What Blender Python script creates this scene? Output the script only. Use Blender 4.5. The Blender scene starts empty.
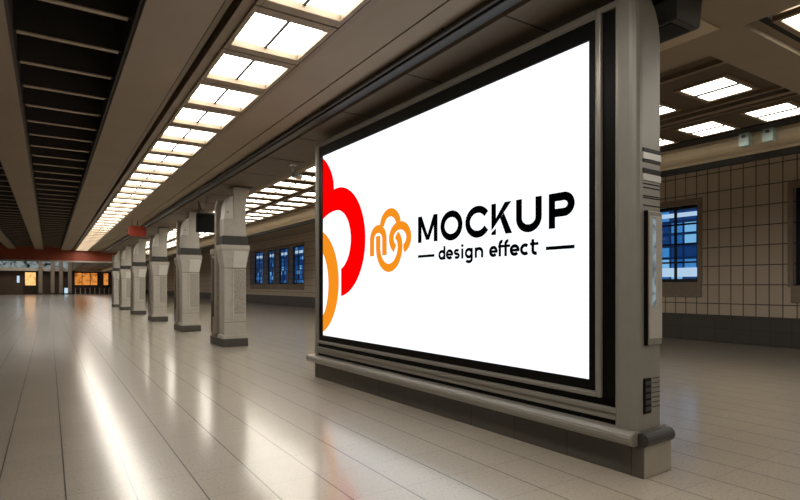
import bpy, bmesh, math, random
from mathutils import Vector, Matrix
random.seed(7)
C = bpy.context.scene.collection
PI = math.pi

# ------------------------------------------------------------------ materials
def lin(c):
    return tuple(((v/255)/12.92 if v/255 <= .04045 else ((v/255+.055)/1.055)**2.4) for v in c)

def mat(name, col, rough=.5, metal=0, spec=.5, noise=0, nscale=6, bump=0, coat=0):
    """principled material; col is an sRGB 0-255 albedo; noise mottles it"""
    m = bpy.data.materials.new(name); m.use_nodes = True
    nt = m.node_tree; b = nt.nodes['Principled BSDF']
    c = lin(col)
    b.inputs['Base Color'].default_value = (*c, 1)
    b.inputs['Roughness'].default_value = rough
    b.inputs['Metallic'].default_value = metal
    b.inputs['Specular IOR Level'].default_value = spec
    b.inputs['Coat Weight'].default_value = coat
    tc = nt.nodes.new('ShaderNodeTexCoord')
    n = nt.nodes.new('ShaderNodeTexNoise'); n.inputs['Scale'].default_value = nscale; n.inputs['Detail'].default_value = 6
    nt.links.new(tc.outputs['Object'], n.inputs['Vector'])
    r = nt.nodes.new('ShaderNodeValToRGB')
    k = noise
    r.color_ramp.elements[0].position = .3; r.color_ramp.elements[1].position = .7
    r.color_ramp.elements[0].color = (*[v*(1-k) for v in c], 1)
    r.color_ramp.elements[1].color = (*[min(1, v*(1+k)) for v in c], 1)
    nt.links.new(n.outputs['Fac'], r.inputs['Fac'])
    nt.links.new(r.outputs['Color'], b.inputs['Base Color'])
    if bump:
        bp = nt.nodes.new('ShaderNodeBump'); bp.inputs['Strength'].default_value = bump; bp.inputs['Distance'].default_value = .01
        nt.links.new(n.outputs['Fac'], bp.inputs['Height']); nt.links.new(bp.outputs['Normal'], b.inputs['Normal'])
    return m

def emit(name, col, strength, noise=0, col2=None, nscale=3, th=.55):
    m = bpy.data.materials.new(name); m.use_nodes = True
    nt = m.node_tree; nt.nodes.remove(nt.nodes['Principled BSDF'])
    e = nt.nodes.new('ShaderNodeEmission'); e.inputs['Strength'].default_value = strength
    e.inputs['Color'].default_value = (*lin(col), 1)
    if col2:
        tc = nt.nodes.new('ShaderNodeTexCoord')
        n = nt.nodes.new('ShaderNodeTexNoise'); n.inputs['Scale'].default_value = nscale; n.inputs['Detail'].default_value = 4
        n.inputs['Distortion'].default_value = 1.5
        nt.links.new(tc.outputs['Object'], n.inputs['Vector'])
        r = nt.nodes.new('ShaderNodeValToRGB')
        r.color_ramp.elements[0].position = th; r.color_ramp.elements[0].color = (*lin(col), 1)
        r.color_ramp.elements[1].position = min(1, th+.2); r.color_ramp.elements[1].color = (*lin(col2), 1)
        nt.links.new(n.outputs['Fac'], r.inputs['Fac']); nt.links.new(r.outputs['Color'], e.inputs['Color'])
    nt.links.new(e.outputs['Emission'], nt.nodes['Material Output'].inputs['Surface'])
    return m

class NT:
    """tiny node helper"""
    def __init__(s, m): s.t = m.node_tree
    def node(s, ty, **kw):
        n = s.t.nodes.new(ty)
        for k, v in kw.items(): setattr(n, k, v)
        return n
    def math(s, op, a, b=None):
        n = s.node('ShaderNodeMath', operation=op)
        for i, v in enumerate((a, b)):
            if v is None: continue
            if isinstance(v, (int, float)): n.inputs[i].default_value = v
            else: s.t.links.new(v, n.inputs[i])
        return n.outputs[0]
    def mix(s, f, a, b):
        n = s.node('ShaderNodeMix', data_type='RGBA')
        for key, v in ((0, f), (6, a), (7, b)):
            if isinstance(v, (int, float)): n.inputs[key].default_value = v
            elif isinstance(v, tuple): n.inputs[key].default_value = (*v, 1)
            else: s.t.links.new(v, n.inputs[key])
        return n.outputs[2]
    def joint(s, co, pitch, phase, half):
        """1 on a joint line of a grid of that pitch"""
        a = s.math('DIVIDE', s.math('SUBTRACT', co, phase), pitch)
        d = s.math('ABSOLUTE', s.math('SUBTRACT', s.math('FRACT', s.math('ADD', a, .5)), .5))
        return s.math('LESS_THAN', d, half/pitch)

def floor_mat():
    m = bpy.data.materials.new('terrazzo_tile'); m.use_nodes = True
    h = NT(m); b = m.node_tree.nodes['Principled BSDF']; L = m.node_tree.links
    tc = h.node('ShaderNodeTexCoord'); sp = h.node('ShaderNodeSeparateXYZ'); L.new(tc.outputs['Object'], sp.inputs[0])
    n1 = h.node('ShaderNodeTexNoise'); n1.inputs['Scale'].default_value = 1.3; n1.inputs['Detail'].default_value = 5
    n2 = h.node('ShaderNodeTexNoise'); n2.inputs['Scale'].default_value = 46; n2.inputs['Detail'].default_value = 3
    for n in (n1, n2): L.new(tc.outputs['Object'], n.inputs['Vector'])
    base = h.mix(n1.outputs['Fac'], lin((174, 163, 148)), lin((186, 175, 159)))
    sp1 = h.math('GREATER_THAN', n2.outputs['Fac'], .62)
    sp2 = h.math('LESS_THAN', n2.outputs['Fac'], .36)
    c = h.mix(h.math('MULTIPLY', sp1, .28), base, lin((220, 212, 200)))
    c = h.mix(h.math('MULTIPLY', sp2, .55), c, lin((105, 93, 80)))
    # every tile a shade of its own
    ix = h.math('FLOOR', h.math('DIVIDE', h.math('SUBTRACT', sp.outputs[0], .10), .4225))
    iy = h.math('FLOOR', h.math('DIVIDE', h.math('SUBTRACT', sp.outputs[1], .49), .58))
    wn = h.node('ShaderNodeTexWhiteNoise', noise_dimensions='2D'); cb = h.node('ShaderNodeCombineXYZ')
    L.new(ix, cb.inputs[0]); L.new(iy, cb.inputs[1]); L.new(cb.outputs[0], wn.inputs['Vector'])
    c = h.mix(h.math('MULTIPLY', wn.outputs['Value'], .10), c, lin((140, 126, 110)))
    jx = h.joint(sp.outputs[0], .4225, .10, .0052); jy = h.joint(sp.outputs[1], .58, .49, .003)
    c = h.mix(h.math('MULTIPLY', jy, .42), c, lin((70, 60, 52)))
    c = h.mix(h.math('MULTIPLY', jx, .9), c, lin((40, 34, 30)))
    L.new(c, b.inputs['Base Color'])
    b.inputs['Roughness'].default_value = .21
    r = h.math('ADD', h.math('MULTIPLY', n1.outputs['Fac'], .05), .29); L.new(r, b.inputs['Roughness'])
    b.inputs['Specular IOR Level'].default_value = .5; b.inputs['Coat Weight'].default_value = .9; b.inputs['Coat Roughness'].default_value = .15; b.inputs['Coat IOR'].default_value = 1.6
    bp = h.node('ShaderNodeBump'); bp.inputs['Strength'].default_value = .05; bp.inputs['Distance'].default_value = .004
    L.new(h.math('SUBTRACT', n2.outputs['Fac'], h.math('MULTIPLY', jx, 2.)), bp.inputs['Height']); L.new(bp.outputs['Normal'], b.inputs['Normal'])
    return m

def tile_mat(name, col, dark, pw, ph, phase=(0, 0), half=.008, rough=.4, axes=(1, 2), var=.25, strength=.85):
    m = bpy.data.materials.new(name); m.use_nodes = True
    h = NT(m); b = m.node_tree.nodes['Principled BSDF']; L = m.node_tree.links
    tc = h.node('ShaderNodeTexCoord'); sp = h.node('ShaderNodeSeparateXYZ'); L.new(tc.outputs['Object'], sp.inputs[0])
    a, d = sp.outputs[axes[0]], sp.outputs[axes[1]]
    n = h.node('ShaderNodeTexNoise'); n.inputs['Scale'].default_value = 14; n.inputs['Detail'].default_value = 6; L.new(tc.outputs['Object'], n.inputs['Vector'])
    ia = h.math('FLOOR', h.math('DIVIDE', h.math('SUBTRACT', a, phase[0]), pw)); ib = h.math('FLOOR', h.math('DIVIDE', h.math('SUBTRACT', d, phase[1]), ph))
    wn = h.node('ShaderNodeTexWhiteNoise', noise_dimensions='2D'); cb = h.node('ShaderNodeCombineXYZ')
    L.new(ia, cb.inputs[0]); L.new(ib, cb.inputs[1]); L.new(cb.outputs[0], wn.inputs['Vector'])
    lc = lin(col)
    c = h.mix(h.math('MULTIPLY', wn.outputs['Value'], var), lc, tuple(v*.6 for v in lc))
    c = h.mix(h.math('MULTIPLY', n.outputs['Fac'], .3), c, tuple(v*.7 for v in lc))
    j = h.math('MAXIMUM', h.joint(a, pw, phase[0], half), h.joint(d, ph, phase[1], half))
    c = h.mix(h.math('MULTIPLY', j, strength), c, lin(dark))
    L.new(c, b.inputs['Base Color']); b.inputs['Roughness'].default_value = rough
    bp = h.node('ShaderNodeBump'); bp.inputs['Strength'].default_value = .25; bp.inputs['Distance'].default_value = .006
    L.new(h.math('SUBTRACT', 1., j), bp.inputs['Height']); L.new(bp.outputs['Normal'], b.inputs['Normal'])
    return m

def poster_mat():
    """pale printed timetable: rows of small grey type"""
    m = bpy.data.materials.new('timetable_print'); m.use_nodes = True
    h = NT(m); b = m.node_tree.nodes['Principled BSDF']; L = m.node_tree.links
    tc = h.node('ShaderNodeTexCoord'); mp = h.node('ShaderNodeMapping'); mp.inputs['Scale'].default_value = (60, 1, 34)
    L.new(tc.outputs['Object'], mp.inputs[0])
    n = h.node('ShaderNodeTexNoise'); n.inputs['Scale'].default_value = 1; n.inputs['Detail'].default_value = 3; L.new(mp.outputs[0], n.inputs['Vector'])
    r = h.node('ShaderNodeValToRGB'); r.color_ramp.elements[0].position = .43; r.color_ramp.elements[1].position = .56
    r.color_ramp.elements[0].color = (*lin((110, 106, 98)), 1); r.color_ramp.elements[1].color = (*lin((188, 182, 172)), 1)
    L.new(n.outputs['Fac'], r.inputs['Fac']); L.new(r.outputs['Color'], b.inputs['Base Color']); b.inputs['Roughness'].default_value = .4
    return m

def glass_mat():
    m = bpy.data.materials.new('window_glass'); m.use_nodes = True
    h = NT(m); t = m.node_tree; t.nodes.remove(t.nodes['Principled BSDF'])
    tr = h.node('ShaderNodeBsdfTransparent'); tr.inputs[0].default_value = (.93, .96, .97, 1)
    g = h.node('ShaderNodeBsdfGlossy'); g.inputs['Roughness'].default_value = .02
    f = h.node('ShaderNodeFresnel'); f.inputs[0].default_value = 1.45; ge = h.node('ShaderNodeNewGeometry')
    ff = h.math('MULTIPLY', f.outputs[0], h.math('SUBTRACT', 1., ge.outputs['Backfacing']))
    mx = h.node('ShaderNodeMixShader'); t.links.new(ff, mx.inputs[0]); t.links.new(tr.outputs[0], mx.inputs[1]); t.links.new(g.outputs[0], mx.inputs[2])
    t.links.new(mx.outputs[0], t.nodes['Material Output'].inputs['Surface'])
    return m

def facade_mat():
    """office block across the way at dusk: rows of lit bluish windows"""
    m = bpy.data.materials.new('lit_facade'); m.use_nodes = True
    h = NT(m); b = m.node_tree.nodes['Principled BSDF']; L = m.node_tree.links
    b.inputs['Base Color'].default_value = (.02, .05, .12, 1)
    tc = h.node('ShaderNodeTexCoord'); sp = h.node('ShaderNodeSeparateXYZ'); L.new(tc.outputs['Object'], sp.inputs[0])
    ia = h.math('FLOOR', h.math('DIVIDE', sp.outputs[1], .62)); ib = h.math('FLOOR', h.math('DIVIDE', sp.outputs[2], .55))
    wn = h.node('ShaderNodeTexWhiteNoise', noise_dimensions='2D'); cb = h.node('ShaderNodeCombineXYZ')
    L.new(ia, cb.inputs[0]); L.new(ib, cb.inputs[1]); L.new(cb.outputs[0], wn.inputs['Vector'])
    r = h.node('ShaderNodeValToRGB'); cr = r.color_ramp; cr.interpolation = 'CONSTANT'
    cr.elements[0].color = (*lin((16, 46, 88)), 1); cr.elements[1].position = .45; cr.elements[1].color = (*lin((30, 84, 142)), 1)
    e = cr.elements.new(.72); e.color = (*lin((56, 118, 176)), 1); e = cr.elements.new(.93); e.color = (*lin((110, 165, 205)), 1)
    L.new(wn.outputs['Value'], r.inputs['Fac'])
    j = h.math('MAXIMUM', h.joint(sp.outputs[1], .62, 0, .05), h.joint(sp.outputs[2], .55, 0, .06))
    c = h.mix(j, r.outputs['Color'], lin((10, 28, 56)))
    L.new(c, b.inputs['Emission Color']); b.inputs['Emission Strength'].default_value = 1.3
    return m

M = {}
M['floor'] = floor_mat()
M['ceil'] = mat('ceiling_plaster', (146, 133, 116), .75, spec=.2, noise=.05, nscale=1.2)
M['beam'] = mat('beam_paint', (96, 84, 70), .6, spec=.3, noise=.06, nscale=1.5)
M['seam'] = mat('dark_seam', (30, 26, 22), .8)
M['bay'] = mat('bay_dark', (52, 45, 38), .8, spec=.2, noise=.12, nscale=2)
M['fin'] = mat('fin_dark', (50, 44, 37), .6, noise=.12, nscale=3)
M['fin_edge'] = mat('fin_edge', (150, 132, 108), .45, noise=.1)
M['recess'] = mat('recess_brown', (88, 73, 56), .6, spec=.3, noise=.1, nscale=2)
M['rail_brown'] = mat('rail_brown', (122, 106, 86), .5, noise=.08)
M['cornice'] = mat('cornice_tan', (186, 170, 144), .6, noise=.05, nscale=1)
M['pipe'] = mat('pipe_black', (40, 38, 36), .35, spec=.5, noise=.1)
M['wall'] = tile_mat('wall_tile', (200, 184, 166), (20, 16, 13), .30, .5, (.06, 1.02), .013)
M['base'] = tile_mat('base_tile', (70, 66, 62), (26, 23, 21), .45, .36, (0, 0), .006, .5, strength=.6)
M['wallplain'] = mat('wall_brown', (120, 104, 88), .6, noise=.08)
M['farwall'] = mat('far_wall_brown', (70, 54, 42), .6, noise=.2, nscale=1)
M['red'] = mat('red_panel', (150, 66, 38), .5, noise=.12, nscale=.8)
M['red_sign'] = mat('red_sign', (150, 50, 32), .45, noise=.08)
M['grey_metal'] = mat('brushed_metal', (180, 175, 166), .38, metal=.12, noise=.06, nscale=9)
M['pale_metal'] = mat('pale_metal', (204, 202, 196), .32, metal=.1, noise=.04, nscale=7)
M['brown_metal'] = mat('weathered_metal', (150, 140, 126), .45, metal=.15, noise=.12, nscale=5)
M['post'] = mat('post_metal', (138, 134, 126), .42, metal=.15, noise=.04, nscale=5)
M['silver'] = mat('frame_aluminium', (156, 151, 142), .3, metal=.4, noise=.015, nscale=12)
M['black'] = mat('black_gloss', (11, 10, 9), .4, spec=.15, noise=.2)
M['darkgrey'] = mat('dark_grey', (54, 52, 50), .5, noise=.12, nscale=8)
M['granite'] = tile_mat('dark_granite', (92, 87, 80), (24, 21, 19), .62, 2., (.1, -1), .004, .45, var=.2, strength=.7)
M['plinthstone'] = mat('plinth_stone', (70, 66, 62), .5, noise=.35, nscale=40)
M['endpanel'] = mat('end_panel', (150, 143, 130), .45, noise=.05)
M['winframe'] = mat('window_frame_black', (18, 20, 26), .4, noise=.1)
M['sill'] = mat('sill_stone', (136, 120, 104), .5, noise=.1)
M['glass'] = glass_mat()
M['facade'] = facade_mat()
M['poster'] = poster_mat()
M['lightframe'] = mat('light_frame', (136, 120, 98), .5, noise=.1)
M['diff'] = emit('diffuser_lit', (255, 249, 238), 9.0, col2=(128, 112, 84), nscale=2.2, th=.62)
M['diffh'] = emit('diffuser_lit_warm', (255, 248, 233), 9.0, col2=(140, 116, 80), nscale=2.2, th=.6)
M['screen'] = emit('screen_white', (246, 251, 255), 1.2)
M['ared'] = emit('screen_red', (254, 0, 2), 1.0)
M['aorange'] = emit('screen_orange', (247, 146, 30), 1.0)
M['ablack'] = mat('print_black', (0, 0, 0), .9, spec=0)
M['strip_lit'] = emit('cool_strip', (176, 196, 206), .55, col2=(120, 128, 128), nscale=9, th=.45)
M['paleblue'] = mat('pale_device', (170, 190, 185), .5)
M['shop'] = emit('shop_lit', (226, 142, 64), 1.0, col2=(120, 60, 22), nscale=.9, th=.46)
M['shop2'] = emit('shop_lit_bright', (255, 190, 118), 1.35, col2=(170, 90, 38), nscale=1.1, th=.5)
M['clere'] = emit('clerestory_lit', (170, 182, 182), .55, col2=(28, 34, 34), nscale=.8, th=.44)
M['bluesign'] = emit('pale_blue_sign', (180, 205, 225), 1.2)
M['stripline'] = emit('outside_band', (190, 215, 240), 1.0)
M['stone_far'] = mat('far_column', (120, 108, 94), .6, noise=.12, nscale=1)

# ------------------------------------------------------------------ geometry helpers
def box(bm, x0, x1, y0, y1, z0, z1, bev=0, seg=2):
    t = bmesh.new()
    r = bmesh.ops.create_cube(t, size=1)
    for v in t.verts:
        v.co = Vector(((x0+x1)/2+v.co.x*(x1-x0), (y0+y1)/2+v.co.y*(y1-y0), (z0+z1)/2+v.co.z*(z1-z0)))
    if bev:
        bmesh.ops.bevel(t, geom=t.edges[:], offset=bev, segments=seg, affect='EDGES', profile=.5)
    join(bm, t)

def join(bm, t):
    mp = {v: bm.verts.new(v.co) for v in t.verts}
    for f in t.faces:
        try: bm.faces.new([mp[v] for v in f.verts])
        except ValueError: pass
    t.free()

def prism(bm, pts, axis, a, b, bev=0):
    """extrude a closed 2-D polygon along an axis; pts are the two other coordinates in x,y,z order"""
    def P(p, w):
        return {'x': (w, p[0], p[1]), 'y': (p[0], w, p[1]), 'z': (p[0], p[1], w)}[axis]
    t = bmesh.new()
    A = [t.verts.new(P(p, a)) for p in pts]; B = [t.verts.new(P(p, b)) for p in pts]
    n = len(pts)
    f1 = t.faces.new(A); f2 = t.faces.new(B[::-1])
    for i in range(n): t.faces.new((A[i], B[i], B[(i+1) % n], A[(i+1) % n]))
    bmesh.ops.recalc_face_normals(t, faces=t.faces[:])
    if bev:
        bmesh.ops.bevel(t, geom=t.edges[:], offset=bev, segments=2, affect='EDGES')
    big = [f for f in t.faces if len(f.verts) > 4]
    if big: bmesh.ops.triangulate(t, faces=big)
    join(bm, t)

def loft(bm, rings):
    """rings of equal length, capped"""
    t = bmesh.new(); R = [[t.verts.new(p) for p in r] for r in rings]; n = len(R[0])
    for a, b in zip(R, R[1:]):
        for i in range(n): t.faces.new((a[i], a[(i+1) % n], b[(i+1) % n], b[i]))
    t.faces.new(R[0][::-1]); t.faces.new(R[-1])
    bmesh.ops.recalc_face_normals(t, faces=t.faces[:]); join(bm, t)

def tube(bm, pts, r, n=10):
    pts = [Vector(p) for p in pts]; rings = []
    for i, p in enumerate(pts):
        d = (pts[min(i+1, len(pts)-1)]-pts[max(i-1, 0)]).normalized()
        u = d.cross(Vector((0, 0, 1)) if abs(d.z) < .9 else Vector((1, 0, 0))).normalized(); w = d.cross(u)
        rings.append([p+r*(math.cos(2*PI*k/n)*u+math.sin(2*PI*k/n)*w) for k in range(n)])
    loft(bm, rings)

def rect_ring(bm, axis, w0, w1, a0, a1, b0, b1, ta0, ta1, tb0, tb1, bev=0):
    """rectangular frame: four bars; axis 'x' -> plane y,z ; 'z' -> plane x,y"""
    def bx(p0, p1, q0, q1):
        if axis == 'x': box(bm, w0, w1, p0, p1, q0, q1, bev)
        elif axis == 'y': box(bm, p0, p1, w0, w1, q0, q1, bev)
        else: box(bm, p0, p1, q0, q1, w0, w1, bev)
    bx(a0, a0+ta0, b0, b1); bx(a1-ta1, a1, b0, b1)
    bx(a0+ta0, a1-ta1, b0, b0+tb0); bx(a0+ta0, a1-ta1, b1-tb1, b1)

def obj(name, bm, m, parent=None, smooth=False, origin=None):
    me = bpy.data.meshes.new(name)
    if origin is not None:
        bmesh.ops.translate(bm, verts=bm.verts[:], vec=-Vector(origin))
    bm.to_mesh(me); bm.free()
    if smooth:
        for p in me.polygons: p.use_smooth = True
    me.materials.append(m)
    o = bpy.data.objects.new(name, me); C.objects.link(o)
    if origin is not None: o.location = origin
    if parent: o.parent = parent
    return o

def B(): return bmesh.new()
def one(fn, *a, **k):
    bm = B(); fn(bm, *a, **k); return bm

def tag(o, label, cat, group=None, kind=None):
    o['label'] = label; o['category'] = cat
    if group: o['group'] = group
    if kind: o['kind'] = kind
    return o
def thing(name, label, cat, loc, rz=0, group=None, kind='thing'):
    o = bpy.data.objects.new(name, None); C.objects.link(o); o.location = loc; o.rotation_euler = (0, 0, rz)
    o.empty_display_size = .1
    return tag(o, label, cat, group, kind)
def struct(name, bm, m, parent=None, label=None):
    o = obj(name, bm, m, parent)
    if parent is None: o['kind'] = 'structure'
    if label: o['label'] = label
    return o
def dup(root, loc, label, group=None):
    r = root.copy(); C.objects.link(r); r.location = loc; r['label'] = label
    if group: r['group'] = group
    for ch in list(root.children):
        c = ch.copy(); C.objects.link(c); c.parent = r
        for g in list(ch.children):
            d = g.copy(); C.objects.link(d); d.parent = c
    return r

ORD = ['first', 'second', 'third', 'fourth', 'fifth', 'sixth', 'seventh', 'eighth', 'ninth', 'tenth', 'eleventh', 'twelfth', 'thirteenth',
       'fourteenth', 'fifteenth', 'sixteenth', 'seventeenth', 'eighteenth', 'nineteenth']
TENS = {2: 'twenty', 3: 'thirty', 4: 'forty', 5: 'fifty'}
def ordinal(n):
    if n <= 19: return ORD[n-1]
    t, u = divmod(n, 10)
    return (TENS[t][:-1]+'ieth') if u == 0 else TENS[t]+'-'+ORD[u-1]

# ------------------------------------------------------------------ setting
ZC = 4.05            # ceiling
YH = 46.0            # where the low ceiling of the walkway ends
XW, YF = 15.0, 110.0  # tiled wall on the right, shop fronts at the far end
XL, YB = -10.0, -8.0

struct('floor', one(box, XL-.5, XW+.6, YB-.5, YF+1, -.3, 0), M['floor'])

# walkway ceiling: flat beams, dark finned bays, soffit
bm = B()
for x0, x1 in ((-.83, -.35), (.73, 1.32), (2.46, 2.99), (3.012, 3.3), (-2.4, -1.92), (-4.0, -3.5), (-5.6, -5.1), (XL, -6.7)):
    box(bm, x0, x1, YB, YH, ZC, 4.75)
ceil = struct('ceiling', bm, M['ceil'])
bm = B(); box(bm, XL, 3.3, YB, YH, 4.76, 4.9)
struct('bay_back', bm, M['bay'], ceil)
bm = B(); box(bm, 2.98, 3.02, YB, YH, ZC+.03, 4.7)
struct('seam', bm, M['seam'], ceil)
bm = B(); be = B()
for x0, x1 in ((-.35, .73), (-1.92, -.83), (-3.5, -2.4), (-5.1, -4.0), (-6.7, -5.6)):
    y = 6.08-15*.93
    while y < YH:
        box(bm, x0+.03, x1-.03, y, y+.05, 4.2, 4.75)
        box(bm, x0+.03, x1-.03, y+.46, y+.49, 4.42, 4.75)
        box(be, x0+.06, x1-.06, y-.012, y+.062, 4.186, 4.2)
        y += .93
    box(bm, x0, x0+.03, YB, YH, 4.1, 4.75); box(bm, x1-.03, x1, YB, YH, 4.1, 4.75)
struct('bay_fins', bm, M['fin'], ceil); struct('fin_edge', be, M['fin_edge'], ceil)
# the long recess for the light strip
bm = B()
box(bm, 1.46, 1.58, YB, YH, 4.06, 4.3); box(bm, 2.40, 2.46, YB, YH, 4.03, 4.3)
box(bm, 1.36, 1.42, YB, YH, 4.12, 4.3)
struct('strip_rail', bm, M['rail_brown'], ceil)
bm = B(); box(bm, 1.32, 2.46, YB, YH, 4.3, 4.34); box(bm, 1.32, 1.34, YB, YH, 4.07, 4.3)
struct('strip_groove', bm, M['bay'], ceil)

# beam over the pillars
bm = B()
pts = [(3.3, 4.75), (3.3, 4.05), (3.44, 4.05), (3.48, 3.95), (4.25, 3.95)]
for k in range(1, 9):
    a = k/8*PI/2; pts.append((4.25+.35*math.sin(a), 4.05-.10*math.cos(a)))
pts += [(4.60, 4.75)]
prism(bm, pts, 'y', YB, YF)
beam = struct('trim_1', bm, M['beam'])
bm = B()
for k in range(18): box(bm, 3.48, 4.25, 2.0+k*1.62, 2.012+k*1.62, 3.945, 3.955)
struct('seam', bm, M['seam'], beam)

# right hall ceiling with its two recesses, cornice and lower wall-side ceiling
X0, X1, YZ = 6.10, 10.4, 8.6       # near part of the hall; beyond YZ the hall is narrower
U0, U1 = 4.78, 7.55
bm = B()
box(bm, 4.60, 5.72, YB, YZ, ZC, 4.75); box(bm, 5.72, X0, 2.66, YZ, ZC, 4.75)
box(bm, X0, X1, 2.66, 3.2, ZC, 4.75); box(bm, 5.72, X1, YB, -3.5, ZC, 4.75)
box(bm, X0, 10.95, YZ-.3, YZ, ZC, 4.75); box(bm, 4.60, 7.6, YZ, YZ+.3, ZC, 4.75); box(bm, 4.60, U0, YZ, YF, ZC, 4.75)
box(bm, 7.6, 10.95, YZ-.1, YZ+.1, 3.9, 5.15)
hall = struct('ceiling.001', bm, M['ceil'])
bm = B(); box(bm, 5.72, X1+.3, -3.5, 2.66, 4.215, 4.75); box(bm, X0, X1+.3, 3.2, YZ, 4.215, 4.75); box(bm, U0, U1+.3, YZ+.3, YF, 4.215, 4.75)
struct('recess_panel', bm, M['recess'], hall)
bm = B()
for xa, xb, zl in ((6.30, 6.38, 4.14), (6.74, 6.80, 4.16), (8.30, 8.36, 4.17), (8.52, 8.64, 4.16), (8.78, 8.83, 4.17)):
    box(bm, xa, xb, 3.24, YZ-.3, zl, 4.22)
box(bm, X0+.02, X1, 3.22, 3.28, 4.12, 4.22); box(bm, 6.06, 6.14, YZ+.3, YF, 4.15, 4.22); box(bm, 7.22, 7.28, YZ+.3, YF, 4.16, 4.22)
struct('recess_rail', bm, M['rail_brown'], hall)
bm = B(); box(bm, 10.02, X1, 3.3, YZ-.3, 4.19, 4.22); box(bm, 8.38, 8.50, 3.3, YZ-.3, 4.20, 4.22)
box(bm, X0, X0+.06, 3.22, YZ-.3, 4.205, 4.22); box(bm, 5.72, 5.80, -3, 2.64, 4.19, 4.22); box(bm, 5.80, X1, 2.58, 2.66, 4.19, 4.22)
struct('recess_slot', bm, M['seam'], hall)
bm = B(); box(bm, X1+.35, XW+.5, YB, YZ, 5.15, 5.4); box(bm, U1+.4, XW+.5, YZ, YF, 5.15, 5.4)
struct('ceiling.002', bm, M['ceil'])
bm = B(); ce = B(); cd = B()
for dx, ya, yb in ((0, YB, YZ), (-2.83, YZ, YF)):
    pts = [(10.35, 4.30), (10.42, 4.30), (10.43, 4.22)]
    for k in range(7):
        a = k/6*PI/2; pts.append((10.43+.30*(1-math.cos(a)), 4.20-.26*math.sin(a)))
    pts += [(10.78, 3.90), (10.95, 3.90), (10.95, 5.15), (10.8, 5.15), (10.8, 4.45), (10.35, 4.38)]
    prism(bm, [(p[0]+dx, p[1]) for p in pts], 'y', ya, yb)
    box(ce, 10.30+dx, 10.36+dx, ya, yb, 4.24, 4.262)
    box(cd, 10.80+dx, 10.97+dx, ya, yb, 3.80, 3.90)  # dark strip standing in for the shadow below the cornice
corn = struct('trim_2', bm, M['cornice'])
struct('cornice_edge', ce, M['fin_edge'], corn); struct('cornice_shade', cd, M['seam'], corn)

# walls
WIN = [(8.12, 10.3, 1.6, 3.76), (3.55, 5.83, 1.5, 3.85), (35.7, 38.5, 1.62, 4.42), (38.75, 41.4, 1.62, 4.42), (41.65, 44.1, 1.62, 4.42), (44.35, 47.5, 1.62, 4.42)]
ys = sorted({YB, YF, *[w[0] for w in WIN], *[w[1] for w in WIN]})
bm = B()
for a, b in zip(ys, ys[1:]):
    w = [w for w in WIN if w[0] <= a and b <= w[1]]
    if w:
        box(bm, XW, XW+.5, a, b, 0, w[0][2]); box(bm, XW, XW+.5, a, b, w[0][3], 5.3)
    else: box(bm, XW, XW+.5, a, b, 0, 5.3)
bmesh.ops.remove_doubles(bm, verts=bm.verts[:], dist=1e-4)
struct('wall_right', bm, M['wall'])
struct('baseboard_right', one(box, XW-.06, XW, YB, YF, 0, .72, .01), M['base'])
for i, (a, b, z0, z1) in enumerate(WIN):
    fr = B(); xw0, xw1 = (XW+.12, XW+.2) if i < 2 else (XW+.36, XW+.42)
    rect_ring(fr, 'x', xw0, xw1, a, b, z0, z1, .09, .09, .09, .09)
    n = 3
    for k in range(1, n): box(fr, xw0+.01, xw1-.01, a+(b-a)*k/n-.03, a+(b-a)*k/n+.03, z0, z1)
    for fz in ((.26, .5, .76) if i < 2 else (.44, .72)): box(fr, xw0+.015, xw1-.015, a, b, z0+(z1-z0)*fz-.025, z0+(z1-z0)*fz+.025)
    wf = struct('window_%d' % (i+1), fr, M['winframe'])
    struct('pane', one(box, xw0+.035, xw0+.042, a+.05, b-.05, z0+.05, z1-.05), M['glass'], wf)
    struct('sill', one(box, XW-.05, XW+.3, a-.1, b+.05, z0-.42, z0-.001, .015), M['sill'], wf)
    tr = B()
    rect_ring(tr, 'x', XW-.03, XW+.02, a-.12, b+.12, z0-.04, z1+.16, .12, .12, .03, .16)
    struct('window_casing', tr, M['sill'], wf)

bm = B(); box(bm, XL-.5, XL, YB, YF, 0, 8.2); struct('wall_left', bm, M['wallplain'])
bm = B(); box(bm, XL-.5, XW+.5, YB-.5, YB, 0, 5.4); struct('wall_back', bm, M['wallplain'])
# far end: shell beyond the walkway's low ceiling
bm = B(); box(bm, XL-.5, XW+.5, YF, YF+.6, 0, 8.2); fw = struct('wall_front', bm, M['farwall'])
bm = B(); box(bm, XL-.5, 4.34, YH+.5, YF, 8.0, 8.2); struct('ceiling.003', bm, M['ceil'])
bm = B(); box(bm, 3.32, 4.58, YH+.5, YF, 4.76, 8.0); struct('wall_upper', bm, M['farwall'])
# red fascia where the low ceiling ends
bm = B(); box(bm, XL, 3.28, YH, YH+.45, 3.24, 8.2); box(bm, 3.28, 4.55, YH, YH+.45, 3.24, 3.95)
fas = struct('trim_3', bm, M['red'], label='long red fascia across the far end of the ceiling')
struct('fascia_edge', one(box, XL, 4.55, YH-.03, YH, 3.2, 3.3), M['grey_metal'], fas)

# outside the windows: facade and bright bands
bm = B(); box(bm, 24, 28, -6, 90, -1, 16); fc = struct('exterior_facade', bm, M['facade'])
bm = B()
box(bm, 23.9, 24, 8, 16, 4.6, 4.78); box(bm, 23.9, 24, 9, 15.4, 1.9, 2.3); box(bm, 23.9, 24, 50, 82, 5.2, 5.5)
struct('bright_band', bm, M['stripline'], fc)  # emissive bands for the bright strips across the window panes
struct('ground', one(box, 15.6, 60, -30, 120, -.6, -.3), M['base'])

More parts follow.
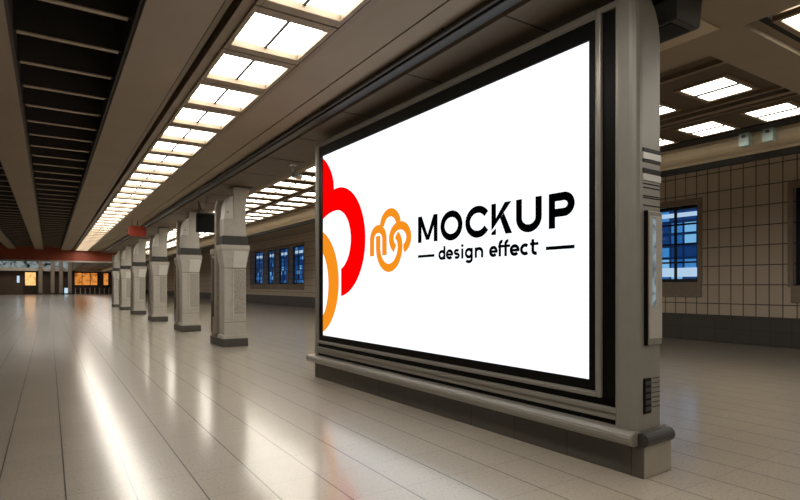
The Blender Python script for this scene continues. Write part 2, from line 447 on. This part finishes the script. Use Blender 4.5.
# ------------------------------------------------------------------ ceiling lights
def make_light(name, label, cat, w, d, depth, m, group, bars):
    """w along x, d along y; origin at the centre of the underside"""
    t = thing(name, label, cat, (0, 0, 0), group=group); dv = .011 if depth > .05 else .016
    bm = B()
    rect_ring(bm, 'z', 0, depth+.04, -w/2-.05, w/2+.05, -d/2-bars, d/2+bars, .05, .05, bars, bars, .006)
    obj('frame', bm, M['lightframe'], t)
    for s in (-1, 1):
        bm = B()
        xa, xb = (-w/2, -dv) if s < 0 else (dv, w/2)
        box(bm, xa, xb, -d/2, d/2, depth, depth+.015)
        obj('diffuser', bm, m, t)
    bm = B(); box(bm, -dv, dv, -d/2, d/2, depth-.02, depth+.02); obj('divider', bm, M['seam'], t)
    return t
strip = make_light('ceiling_light', '', 'ceiling light', .74, .80, .07, M['diff'], 'light panels of the long strip over the walkway', .125)
NS = 39
for i in range(NS):
    y = 4.30+i*1.075
    lab = '%s lit double panel of the long ceiling strip, counted from the camera' % ordinal(i+1)
    if i == 0: strip.location = (1.98, y, 4.035); strip['label'] = lab
    else: dup(strip, (1.98, y, 4.035), lab)
hl = make_light('ceiling_light', '', 'ceiling light', .76, .58, .012, M['diffh'], 'light panels in the right hall ceiling', .06)
used = False
for cx, txt in ((7.72, 'row nearer the silver post'), (9.52, 'row along the tan cornice')):
    for i in range(3):
        lab = '%s warm ceiling panel right of the billboard post, %s' % (ordinal(i+1), txt)
        loc = (cx, 3.93+i*1.075, 4.188)
        if not used: hl.location = loc; hl['label'] = lab; used = True
        else: dup(hl, loc, lab)
fl = make_light('ceiling_light', '', 'ceiling light', .92, .60, .03, M['diffh'], 'light panels in the hall ceiling behind the pillars', .05)
used = False
for cx, txt in ((5.46, 'row by the pillars'), (6.70, 'row by the cornice')):
    for i in range(39):
        lab = '%s warm hall ceiling panel seen left of the billboard, %s' % (ordinal(i+1), txt)
        loc = (cx, 9.42+i*1.075, 4.165)
        if not used: fl.location = loc; fl['label'] = lab; used = True
        else: dup(fl, loc, lab)
big = make_light('ceiling_light', 'large warm ceiling panel in the separate recess at the top right corner', 'ceiling light', 1.3, .62, .02, M['diffh'], None, .06)
big.location = (6.72, 2.16, 4.11)
if 'group' in big: del big['group']
# ------------------------------------------------------------------ billboard
A = .0323
bb = thing('billboard', 'huge freestanding advertising screen in silver frame on dark stone plinth', 'billboard', (3.862, 2.513, 0), A)
LB = 5.77
# plinth
obj('plinth', one(box, 0, .39, 0, LB, 0, .27, .006), M['granite'], bb)
o = obj('plinth_end_panel', one(box, .006, .39, -.008, 0, .004, .262, .003), M['endpanel'], bb); o['label'] = 'pale grey end panel of the plinth'
# ledge: bullnose along the length
bm = B(); pts = []
for k in range(9):
    a = PI/2+k/8*PI; pts.append((-.05+.058*math.cos(a), .305+.058*math.sin(a)))
pts += [(.40, .247), (.40, .363)]
prism(bm, pts, 'y', .035, LB+.12, .008)
lo = obj('ledge', bm, M['silver'], bb)
bm = B()
pts = []
for k in range(16):
    a = 2*PI*k/16; pts.append((.0+.052*math.cos(a), .303+.056*math.sin(a)))
prism(bm, pts, 'x', -.02, .375, .006); o = obj('ledge_end_cap', bm, M['darkgrey'], bb); o['label'] = 'dark rounded bar closing the ledge end'
bm = B(); pts = [(.0+.044*math.cos(2*PI*k/20), .303+.044*math.sin(2*PI*k/20)) for k in range(20)]
prism(bm, pts, 'x', .375, .40, .008); obj('cap_disc', bm, M['grey_metal'], o)
# housing
obj('housing', one(box, .07, .34, .2, LB-.02, .30, 3.79, .02), M['darkgrey'], bb)
# frames (x negative = towards the viewer side)
bm = B(); rect_ring(bm, 'x', .0, .075, .380, LB, .565, 3.815, .048, .085, .036, .05, .010)
fr = obj('inner_frame', bm, M['silver'], bb)
bm = B(); rect_ring(bm, 'x', .014, .075, .428, LB-.085, .60, 3.765, .014, .03, .012, .020, .004)
obj('frame_step', bm, M['post'], fr)
bm = B(); box(bm, .03, .072, .23, .385, .40, 3.80); box(bm, .03, .072, .23, LB-.03, .34, .57)
obj('black_border', bm, M['black'], bb)
obj('corner_post', one(box, .0, .075, LB-.085, LB+.004, .355, .58, .01), M['silver'], bb)
bm = B(); box(bm, .008, .06, .235, LB-.08, .405, .462, .006); box(bm, -.008, .06, .235, LB-.08, .462, .505, .008); box(bm, -.01, .06, .195, .237, .36, 3.8, .008)
box(bm, .0, .06, .20, .384, 3.765, 3.815, .01)
obj('outer_frame', bm, M['silver'], bb)
bm = B(); rect_ring(bm, 'x', .022, .07, .43, LB-.08, .60, 3.76, .077, .147, .10, .17)
obj('bezel', bm, M['black'], bb)
S0, S1, ZB0, ZB1 = .507, 5.543, .70, 3.59
scr = obj('screen', one(box, .036, .05, S0, S1, ZB0, ZB1), M['screen'], bb)
scr['label'] = 'backlit white screen'

def plate(polys, layer):
    """flat printed shape on the screen; polys in screen metres from its lower left corner"""
    bm = B()
    for poly in polys:
        x = .036-.0012*layer
        vs = [bm.verts.new((x, S1-u*1.0092, ZB0+v*1.0096)) for u, v in poly]
        f = bm.faces.new(vs)
    bm.normal_update()
    for f in bm.faces:
        if f.normal.x > 0: f.normal_flip()
    bmesh.ops.triangulate(bm, faces=bm.faces[:])
    r = bmesh.ops.extrude_face_region(bm, geom=bm.faces[:])
    bmesh.ops.translate(bm, verts=[e for e in r['geom'] if isinstance(e, bmesh.types.BMVert)], vec=(-.0009, 0, 0))
    return bm
def stroke(pts, w, closed=False):
    """offset a 2-D polyline into one quad per segment, mitred"""
    n = len(pts); L_, R_ = [], []
    for i in range(n):
        p0 = Vector(pts[i-1] if (i or closed) else pts[i]); p1 = Vector(pts[i]); p2 = Vector(pts[(i+1) % n] if (i < n-1 or closed) else pts[i])
        d1 = (p1-p0).normalized() if (p1-p0).length > 1e-9 else (p2-p1).normalized()
        d2 = (p2-p1).normalized() if (p2-p1).length > 1e-9 else d1
        n1 = Vector((-d1.y, d1.x)); n2 = Vector((-d2.y, d2.x)); nn = (n1+n2).normalized()
        k = w/2/max(.3, nn.dot(n1)); L_.append(p1+nn*k); R_.append(p1-nn*k)
    m = n if closed else n-1
    return [[tuple(L_[i]), tuple(R_[i]), tuple(R_[(i+1) % n]), tuple(L_[(i+1) % n])] for i in range(m)]
def arc(cx, cy, rx, ry, a0, a1, n=36):
    return [(cx+rx*math.cos(math.radians(a0+(a1-a0)*k/n)), cy+ry*math.sin(math.radians(a0+(a1-a0)*k/n))) for k in range(n+1)]

# large cropped mark: red
poly = [(0, 2.8625)]
for k in range(0, 61):
    u = .0+k*.006; 
    v = 2.125+math.sqrt(max(0, .80**2-(u+.385)**2))
    ringv = 1.455+.83/.825*math.sqrt(max(0, .825**2-(u-.49)**2))
    if v < ringv: break
    poly.append((u, min(v, 2.86)))
poly = [p for i, p in enumerate(poly) if not (i == 0)]
a_start = math.degrees(math.atan2((poly[-1][1]-1.455)/.83, (poly[-1][0]-.49)/.825))
poly += arc(.49, 1.455, .825, .83, a_start, -82, 60)
u_cut = poly[-1][0]
inner = [p for p in arc(.45, 1.48, .45, .465, -72, 90, 40)]
inner += [(0.45-.75*math.sin(t/20*math.asin(.45/.75)), 1.48+.465*math.cos(t/20*math.asin(.45/.75))) for t in range(1, 21)]
poly += [(u_cut, inner[0][1])] + inner
obj('logo_red', plate([poly], 1), M['ared'], scr)
# orange loop in the corner
outer = [p for p in arc(-.28, .85, .81, .85, 69.8, -69.8, 50)]
inn = [p for p in arc(-.28, .81, .47, .62, -53.4, 53.4, 40)]
obj('logo_orange', plate([outer+inn], 1), M['aorange'], scr)
# small mark
W_ = .108
arch = [(1.495, 1.195), (1.495, 1.41)]+arc(1.651, 1.415, .156, .142, 180, 0, 24)[1:]+[(1.807, 1.195)]
ucur = [(1.652, 1.462), (1.652, 1.33)]+arc(1.912, 1.305, .26, .28, 180, 360, 36)[1:]+[(2.163, 1.36), (2.135, 1.41), (2.090, 1.447)]
top = arc(1.94, 1.560, .198, .19, 172, 14, 30)
ring = arc(2.163, 1.402, .196, .158, -66, 236, 48)
obj('logo_mark', plate(stroke(top, W_)+stroke(ring, W_), 1), M['aorange'], scr)
obj('logo_outline', plate(stroke(ucur, W_+.034)[30:], 2), M['screen'], scr)
obj('logo_mark', plate(stroke(arch, W_)+stroke(ucur, W_), 3), M['aorange'], scr)
# wordmark, every letter its own raised print
b0, t0, w = 1.308, 1.625, .075
letters = {
    'M': [[(2.552, b0), (2.622, b0), (2.622, t0), (2.552, t0)], [(2.860, b0), (2.930, b0), (2.930, t0), (2.860, t0)],
          [(2.552, t0), (2.628, t0), (2.772, 1.335), (2.712, 1.335)], [(2.930, t0), (2.854, t0), (2.712, 1.335), (2.772, 1.335)]],
    'O': stroke(arc(3.175, 1.466, .153, .131, 0, 360, 48)[:-1], w, True),
    'C': stroke(arc(3.606, 1.466, .156, .131, 33, 327, 40), w),
    'K': [[(3.812, 1.352), (3.812, t0), (3.878, t0), (3.878, 1.455)], [(3.812, b0), (3.812, 1.332), (3.878, 1.375), (3.878, b0)],
          [(3.812, 1.352), (3.812, 1.395), (4.000, t0), (4.091, t0), (3.878, 1.415)], [(3.935, 1.470), (3.988, 1.520), (4.100, b0), (4.010, b0)]],
    'U': stroke([(4.189, t0), (4.189, 1.44)]+arc(4.311, 1.44, .122, .104, 180, 360, 26)[1:]+[(4.433, t0)], w),
    'P': [[(4.552, b0), (4.624, b0), (4.624, t0), (4.552, t0)]]+stroke([(4.60, t0-w/2), (4.72, t0-w/2)]+arc(4.72, 1.5165, .079, t0-w/2-1.5165, 90, -90, 20)[1:]+[(4.60, 2*1.5165-t0+w/2)], w),
}
for ch, polys in letters.items():
    obj('letter', plate(polys, 1), M['ablack'], scr)
obj('dash', plate([[(2.552, 1.129), (2.872, 1.129), (2.872, 1.161), (2.552, 1.161)]], 1), M['ablack'], scr)
obj('dash', plate([[(4.519, 1.117), (4.835, 1.117), (4.835, 1.149), (4.519, 1.149)]], 1), M['ablack'], scr)
SW, XH, AS = .034, .110, .154
def glyph(ch, x0, x1, b):
    cx, cy = (x0+x1)/2, b+XH/2; rx, ry = (x1-x0)/2-SW/2, XH/2-SW/2+.003
    L_, R_ = x0+SW/2, x1-SW/2
    if ch == 'd': return stroke(arc(cx, cy, rx, ry, 0, 360, 28)[:-1], SW, True)+stroke([(R_, b), (R_, b+AS)], SW)
    if ch == 'e': return stroke(arc(cx, cy, rx, ry, 0, 318, 28), SW)+stroke([(L_, cy-.001), (R_+SW*.45, cy-.001)], SW*.8)
    if ch == 'c': return stroke(arc(cx, cy, rx, ry, 48, 312, 26), SW)
    if ch == 's':
        r2 = ry/2
        return stroke(arc(cx, cy+r2, rx, r2, 30, 270, 14)[:-1]+arc(cx, cy-r2, rx, r2, 90, -150, 14), SW*.9)
    if ch == 'i': return stroke([(cx, b), (cx, b+XH)], SW)+stroke([(cx, b+XH+.018), (cx, b+XH+.046)], SW*1.1)
    if ch == 'g': return stroke(arc(cx, cy, rx, ry, 0, 360, 28)[:-1], SW, True)+stroke([(R_, b+XH), (R_, b-.008)]+arc(cx, b-.008, rx, .030, 0, -150, 14)[1:], SW)
    if ch == 'n': return stroke([(L_, b), (L_, b+XH)], SW)+stroke(arc(cx, b+XH-.05, rx, .05-SW/2+.003, 175, 0, 16)+[(R_, b)], SW)
    if ch == 'f':
        sx = x0+.024
        return stroke([(sx, b), (sx, b+AS-.03)]+arc(sx+.030, b+AS-.03, .030, .026, 180, 75, 10)[1:], SW)+stroke([(x0, b+XH-.008), (x1, b+XH-.008)], SW*.8)
    sx = x0+.034
    return stroke([(sx, b+XH+.036), (sx, b+.036)]+arc(sx+.036, b+.036, .036, .024, 180, 290, 10)[1:], SW)+stroke([(x0, b+XH-.008), (x1, b+XH-.008)], SW*.8)
for ch, x0, x1 in (('d', 2.954, 3.066), ('e', 3.088, 3.203), ('s', 3.226, 3.315), ('i', 3.344, 3.382), ('g', 3.411, 3.524), ('n', 3.569, 3.685),
                   ('e', 3.785, 3.895), ('f', 3.915, 3.986), ('f', 3.995, 4.066), ('e', 4.074, 4.190), ('c', 4.210, 4.322), ('t', 4.336, 4.424)):
    obj('tagline_letter', plate(glyph(ch, x0-.007, x1+.007, 1.089-.004*(x0-2.95)), 1), M['ablack'], scr)

# end post
bm = B()
def post_ring(z, dx=0, dy=0):
    return [(-.03+dx*.1, .198, z), (-.03+dx*.1, .10+dy, z), (-.024+dx*.1, .075+dy, z), (-.008+dx*.1, .052+dy, z), (.02, .038+dy, z), (.05, .035+dy, z), (.295-dx, .035+dy, z), (.315-dx, .055+dy, z), (.315-dx, .198, z)]
rings = [post_ring(.362), post_ring(3.45)]
for k in range(1, 10):
    a = k/9*PI/2; rings.append(post_ring(3.45+.40*math.sin(a), .17*(1-math.cos(a)), .05*(1-math.cos(a))))
loft(bm, rings)
post = obj('end_post', bm, M['post'], bb)
bm = B()
for z0_, z1_ in ((2.555, 2.585), (2.475, 2.495), (2.39, 2.425)): box(bm, .05, .296, .0285, .04, z0_, z1_)
for z0_ in (2.13, 2.19, 2.205, 2.27, 2.30): box(bm, .055, .29, .032, .04, z0_, z0_+.008)
obj('post_band', bm, M['black'], post)
bm = B()
for z0_, z1_ in ((2.50, 2.55), (2.33, 2.38)): box(bm, .05, .298, .026, .04, z0_, z1_)
obj('post_plate', bm, M['pale_metal'], post)
bm = B(); box(bm, .075, .29, .012, .05, 1.03, 2.09, .008); pc = obj('poster_case', bm, M['post'], bb)
obj('case_panel', one(box, .10, .28, .006, .02, 1.08, 2.05, .003), M['grey_metal'], pc)
obj('light_strip', one(box, .14, .185, .002, .01, 1.33, 2.04), M['strip_lit'], pc)
obj('case_edge', one(box, .066, .078, .004, .04, 1.03, 2.09, .002), M['black'], pc)
bm = B(); box(bm, .055, .155, .022, .05, .49, .77, .006); vt = obj('vent', bm, M['black'], bb)
bm = B()
for k in range(5): box(bm, .068, .145, .018, .03, .515+k*.05, .545+k*.05)
obj('vent_grille', bm, M['darkgrey'], vt)
bm = B()
for k in range(7): box(bm, .185, .285, .030, .04, .53+k*.038, .536+k*.038)
obj('louvre', bm, M['darkgrey'], bb)

# ------------------------------------------------------------------ pillars
def make_pillar():
    t = thing('station_pillar', '', 'pillar', (0, 0, 0), group='grey metal pillars in a row along the walkway')
    obj('plinth', one(box, 0, .62, 0, 1.25, 0, .20, .012), M['plinthstone'], t)
    bm = B()
    def r(z, a, b, y0=.05, y1=.52): return [(a, y0, z), (b, y0, z), (b, y1, z), (a, y1, z)]
    loft(bm, [r(.20, .0, .60, .03), r(.28, .0, .60, .03), r(.285, .05, .575), r(1.93, .05, .575), r(2.36, -.02, .655, .03), r(2.40, -.03, .665, .02), r(2.5, -.03, .665, .02)])
    sh = obj('shaft', bm, M['grey_metal'], t)
    bm = B(); box(bm, .05, .575, .046, .06, 1.925, 1.937); box(bm, .05, .575, .046, .06, .60, .608); obj('shaft_seam', bm, M['seam'], sh)
    bm = B()
    loft(bm, [[(.255, .04, 1.945), (.565, .04, 1.945), (.565, .08, 1.945), (.255, .08, 1.945)], [(.275, .02, 2.36), (.64, .02, 2.36), (.64, .08, 2.36), (.275, .08, 2.36)]])
    obj('shoulder_panel', bm, M['pale_metal'], t)
    bm = B(); box(bm, .255, .56, .035, .06, .74, 1.92, .005); pf = obj('poster_frame', bm, M['grey_metal'], t)
    obj('poster', one(box, .285, .545, .030, .04, .80, 1.89), M['poster'], pf)
    obj('poster_frame_edge', one(box, .255, .272, .028, .04, .74, 1.92), M['pale_metal'], pf)
    o = obj('band', one(box, .0, .615, .03, .54, 2.5, 2.72, .012), M['darkgrey'], t)
    # head: left flank curves over, right flank flares into the beam
    bm = B(); prism(bm, [(.05, 2.72), (.585, 2.72), (.585, 3.14), (.05, 3.14)], 'y', .07, .5, .012)
    prism(bm, [(.05, 2.72), (.585, 2.72), (.585, 2.84), (.05, 2.84)], 'y', .055, .5, .008)
    hd = obj('head', bm, M['grey_metal'], t)
    bm = B(); pts = [(.05, 3.14)]
    for k in range(9):
        a = k/8*PI/2; pts.append((.07+.19*(1-math.cos(a)), 3.25+.46*math.sin(a)))
    pts += [(.27, 3.14)]
    prism(bm, pts, 'y', .06, .48, .006); cb = obj('curved_cheek', bm, M['pale_metal'], t)
    bm = B(); prism(bm, [(.13+.016*math.cos(2*PI*k/12), 3.30+.016*math.sin(2*PI*k/12)) for k in range(12)], 'y', .05, .07); obj('bolt_hole', bm, M['black'], cb)
    bm = B(); pts = [(.275, 3.14), (.585, 3.14)]
    for k in range(8):
        a = k/7*PI/2; pts.append((.585+.22*(1-math.cos(a)), 3.40+.54*math.sin(a)))
    pts += [(.275, 3.94)]
    prism(bm, pts, 'y', .08, .5, .005); obj('bracket', bm, M['grey_metal'], t)
    # slim side column with a bent top, and the lower side cabinet behind it
    bm = B(); pts = [(.62, .28), (.80, .28), (.80, 3.45)]
    for k in range(7):
        a = k/6*PI/2; pts.append((.80-.22*(1-math.cos(a)), 3.45+.2*math.sin(a)))
    pts += [(.50, 3.65), (.50, 3.58), (.62, 3.5)]
    prism(bm, pts, 'x', .0, .3, .01); obj('side_column', bm, M['brown_metal'], t)
    bm = B(); box(bm, .02, .55, .86, 1.2, .20, 2.42, .02); box(bm, -.01, .57, .84, 1.22, 2.30, 2.44, .02)
    sc = obj('side_cabinet', bm, M['brown_metal'], t)
    bm = B(); box(bm, .005, .03, .93, 1.05, .7, 2.2); box(bm, .005, .03, 1.1, 1.16, .3, 1.1); obj('cabinet_slot', bm, M['darkgrey'], sc)
    obj('inner_core', one(box, .22, .5, .50, .86, .20, 3.35), M['bay'], t)
    return t
pil = make_pillar()
for i, y in enumerate((13.4, 18.55, 24.6, 31.0, 37.0, 42.2)):
    lab = ['nearest grey metal pillar, largest, beside the silver end of the billboard',
           'second grey metal pillar from the billboard, left of the black hanging monitor',
           'third grey metal pillar from the billboard, right of the red hanging sign',
           'fourth grey metal pillar from the billboard, left of the red hanging sign',
           'fifth grey metal pillar from the billboard, small in the far row',
           'sixth and farthest grey metal pillar, by the red fascia'][i]
    if i == 0: pil.location = (3.54, y, 0); pil['label'] = lab
    else: dup(pil, (3.54+.035*i, y, 0), lab)

# ------------------------------------------------------------------ things hung from the ceiling
bm = B(); box(bm, 3.31, 3.44, -4, YH-.1, 3.96, 4.05, .015); 
rail = thing('cable_tray', 'long black rail running under the beam above the pillars', 'rail', (3.36, 0, 3.96))
obj('tray', bm, M['pipe'], rail, origin=(3.36, 0, 3.96)).location = (0, 0, 0)
bm = B(); tube(bm, [(-.08, -4, .04), (-.08, YH-.1, .04)], .024, 8); obj('pipe', bm, M['darkgrey'], rail)
for k in range(16):
    bm = B(); box(bm, -.095, -.03, 1.5+k*2.8, 1.54+k*2.8, .03, .09); obj('hanger', bm, M['pipe'], rail)

mo = thing('hanging_monitor', 'black monitor hanging on two rods behind the nearest pillar', 'monitor', (3.92, 16.5, 3.06))
obj('casing', one(box, -.32, .32, 0, .10, 0, .54, .012), M['black'], mo)
obj('display', one(box, -.28, .28, -.006, .0, .04, .50), M['black'], mo)
for x in (-.24, .24): obj('rod', one(box, x-.012, x+.012, .04, .064, .53, .888), M['pipe'], mo)
obj('mount_bar', one(box, -.3, .3, .03, .075, .54, .58), M['darkgrey'], mo)

rs = thing('hanging_sign', 'small red sign hanging from the ceiling beside the third pillar', 'sign', (2.88, 23.2, 3.4))
bm = B(); pts = []
for cx, cz, a0 in ((.22, .10, -90), (.22, .32, 0), (-.22, .32, 90), (-.22, .10, 180)): pts += [(cx+.09*math.cos(math.radians(a0+k*15)), cz+.09*math.sin(math.radians(a0+k*15))) for k in range(7)]
prism(bm, pts, 'y', 0, .06, .006); obj('sign_plate', bm, M['red_sign'], rs)
for x in (-.2, 0): obj('rod', one(box, x-.01, x+.01, .02, .04, .40, .65), M['pipe'], rs)

sl = thing('spotlight', 'small white spotlight fixed at the edge of the ceiling beam', 'spotlight', (4.15, 10.4, 3.655))
bm = B(); tube(bm, [(0, 0, .08), (.05, -.12, .04), (.07, -.18, .02)], .06, 14); obj('lamp_head', bm, M['pale_metal'], sl, True)
obj('bracket', one(box, -.02, .02, -.02, .03, .06, .3), M['pale_metal'], sl)
obj('mount_plate', one(box, -.07, .07, -.07, .07, .27, .295, .004), M['pale_metal'], sl)

sp = thing('ceiling_speaker', 'grey box with black underside on the ceiling beside the billboard post', 'speaker', (4.36, 2.54, 3.71))
bm = B(); prism(bm, [(0, .0), (.34, 0), (.37, .03), (.42, .34), (.245, .34), (.20, .24), (0, .2)], 'y', 0, 1.0, .008); obj('casing', bm, M['darkgrey'], sp)
obj('grille', one(box, .03, .30, .06, .94, -.008, .01, .003), M['black'], sp)
st = one(box, -.32, .32, -.4, .4, -.014, -.002, .002)
obj('access_plate', st, M['cornice'], hall).location = (5.25, 3.2, 4.05)

for i, (y, lab) in enumerate(((4.78, 'pale device box on the tan cornice, left one of two'), (4.40, 'pale device box on the tan cornice, right one of two'))):
    d = thing('wall_device', lab, 'device', (10.42, y, 3.97), group='pale boxes on the cornice')
    obj('casing', one(box, -.11, .04, -.085, .085, 0, .23, .01), M['paleblue'], d)
    obj('lens', one(box, -.118, -.10, -.03, .03, .14, .19, .004), M['darkgrey'], d)
    obj('cap', one(box, -.10, .02, -.05, .05, .23, .26, .004), M['pale_metal'], d)

bm = B()
tube(bm, [(-.28+.03*k/24, .05-1.2*(1-k/24), .885-.30*math.sin(PI*k/24)) for k in range(25)], .014, 6)
obj('beam_cable', bm, M['pipe'], mo)  # cable drooping from the beam, only parented to the monitor

# ------------------------------------------------------------------ far end shop fronts
struct('clerestory', one(box, XL+.2, 10.2, YF-.06, YF, 4.5, 5.6), M['clere'], fw)
struct('canopy_ledge', one(box, XL+.1, 10.4, YF-1.2, YF, 3.95, 4.45), M['grey_metal'], fw)
def shop(name, label, x0, x1, z0, z1, m, n):
    t = thing(name, label, 'shop window', ((x0+x1)/2, YF-.25, 0)); w = (x1-x0)/2
    bm = B(); rect_ring(bm, 'y', 0, .22, -w, w, z0-.15, z1+.15, .14, .14, .14, .14)
    for k in range(1, n): box(bm, -w+2*w*k/n-.05, -w+2*w*k/n+.05, .0, .2, z0, z1)
    obj('frame', bm, M['bay'], t)
    obj('lit_pane', one(box, -w+.1, w-.1, .12, .16, z0, z1), m, t)
    obj('stall_riser', one(box, -w, w, -.05, .22, 0, z0-.15), M['bay'], t)
    return t
shop('shop_window', 'bright orange lit shop window at the far left of the far wall', -3.5, -1.75, 1.55, 3.7, M['shop2'], 1)
shop('shop_window', 'wide orange lit shop window behind the railing at the far wall', 3.6, 7.3, 1.6, 3.7, M['shop'], 3)
shop('shop_window', 'narrow orange lit shop window beside the wide one at far wall', 8.0, 9.0, 1.6, 3.7, M['shop'], 1)
for i, (x, lab) in enumerate(((-1.2, 'first grey column of the far shop fronts, right of the bright shop window'), (.5, 'second grey column of the far shop fronts'), (1.7, 'third grey column of the far shop fronts, beside the pale display'), (2.98, 'fourth grey column of the far shop fronts, left of the wide shop window'))):
    t = thing('shopfront_column', lab, 'column', (x, YF-1.5, 0), group='grey columns at the far shop fronts')
    obj('shaft', one(box, -.28, .28, -.22, .22, .3, 5.5, .02), M['stone_far'], t)
    obj('base', one(box, -.32, .32, -.28, .28, 0, .3, .02), M['darkgrey'], t)
t = thing('display_stand', 'pale blue lit low display between the far grey columns', 'display', (2.5, YF-1.2, 0))
obj('cabinet', one(box, -.36, .36, 0, .4, 0, 1.2, .02), M['darkgrey'], t)
obj('lit_face', one(box, -.32, .32, -.02, 0, .2, 1.1), M['bluesign'], t)
t = thing('railing', 'low dark railing in front of the wide lit shop window', 'railing', (6.6, YF-2.4, 0))
bm = B(); box(bm, -2.9, 2.9, 0, .06, 1.05, 1.15); box(bm, -2.9, 2.9, 0, .06, .15, .22)
obj('rail', bm, M['darkgrey'], t)
for k in range(9): obj('post', one(box, -2.9+k*.72, -2.78+k*.72, -.02, .08, 0, 1.1), M['brown_metal'], t)
t = thing('wall_poster', 'small pale lit poster on the dark wall at the far left', 'poster', (-4.3, YF-.12, 1.9))
obj('backing', one(box, -.22, .22, .02, .08, 0, 1.3), M['bay'], t)
obj('print', one(box, -.18, .18, 0, .02, .08, 1.22), M['bluesign'], t)

# ------------------------------------------------------------------ light, world, camera
def area(name, loc, sx, sy, power, col, rot=(0, 0, 0)):
    l = bpy.data.lights.new(name, 'AREA'); l.shape = 'RECTANGLE'; l.size = sx; l.size_y = sy; l.energy = power; l.color = col
    o = bpy.data.objects.new(name, l); C.objects.link(o); o.location = loc; o.rotation_euler = rot
    return o
WARM = (1, .94, .85)
area('strip_lamp', (1.98, -1.2, 4.04), .74, 9, 170, WARM)          # the strip goes on behind the camera
area('hall_lamp', (8.3, -.9, 4.04), 3, 4, 150, WARM)                # and so do the hall's panels
area('concourse_fill', (-1, 80, 7.9), 6, 40, 600, WARM)  # unseen fill light, added to brighten the far hall
area('shopfront_fill', (0, 103.5, 7.9), 14, 4, 700, WARM)  # unseen fill light, added to brighten the shop fronts
area('hall_far_lamp', (6.1, 80, 4.1), 2.2, 50, 700, WARM)

w = bpy.data.worlds.new('dusk'); bpy.context.scene.world = w; w.use_nodes = True
bg = w.node_tree.nodes['Background']; bg.inputs[0].default_value = (.03, .14, .5, 1); bg.inputs[1].default_value = .6

cam = bpy.data.cameras.new('camera'); cam.sensor_width = 36; cam.lens = 543.6/800*36; cam.shift_y = .0445; cam.clip_end = 400
co = bpy.data.objects.new('camera', cam); C.objects.link(co); co.location = (0, 0, 1.5); co.rotation_euler = (PI/2, 0, -.5732)
S = bpy.context.scene; S.camera = co
S.view_settings.view_transform = 'Standard'; S.view_settings.look = 'None'; S.view_settings.gamma = 1; S.view_settings.exposure = 0
S.view_settings.use_curve_mapping = False
S.cycles.use_denoising = True; S.cycles.use_adaptive_sampling = False; S.cycles.max_bounces = 8; S.cycles.diffuse_bounces = 5; S.cycles.sample_clamp_indirect = 6
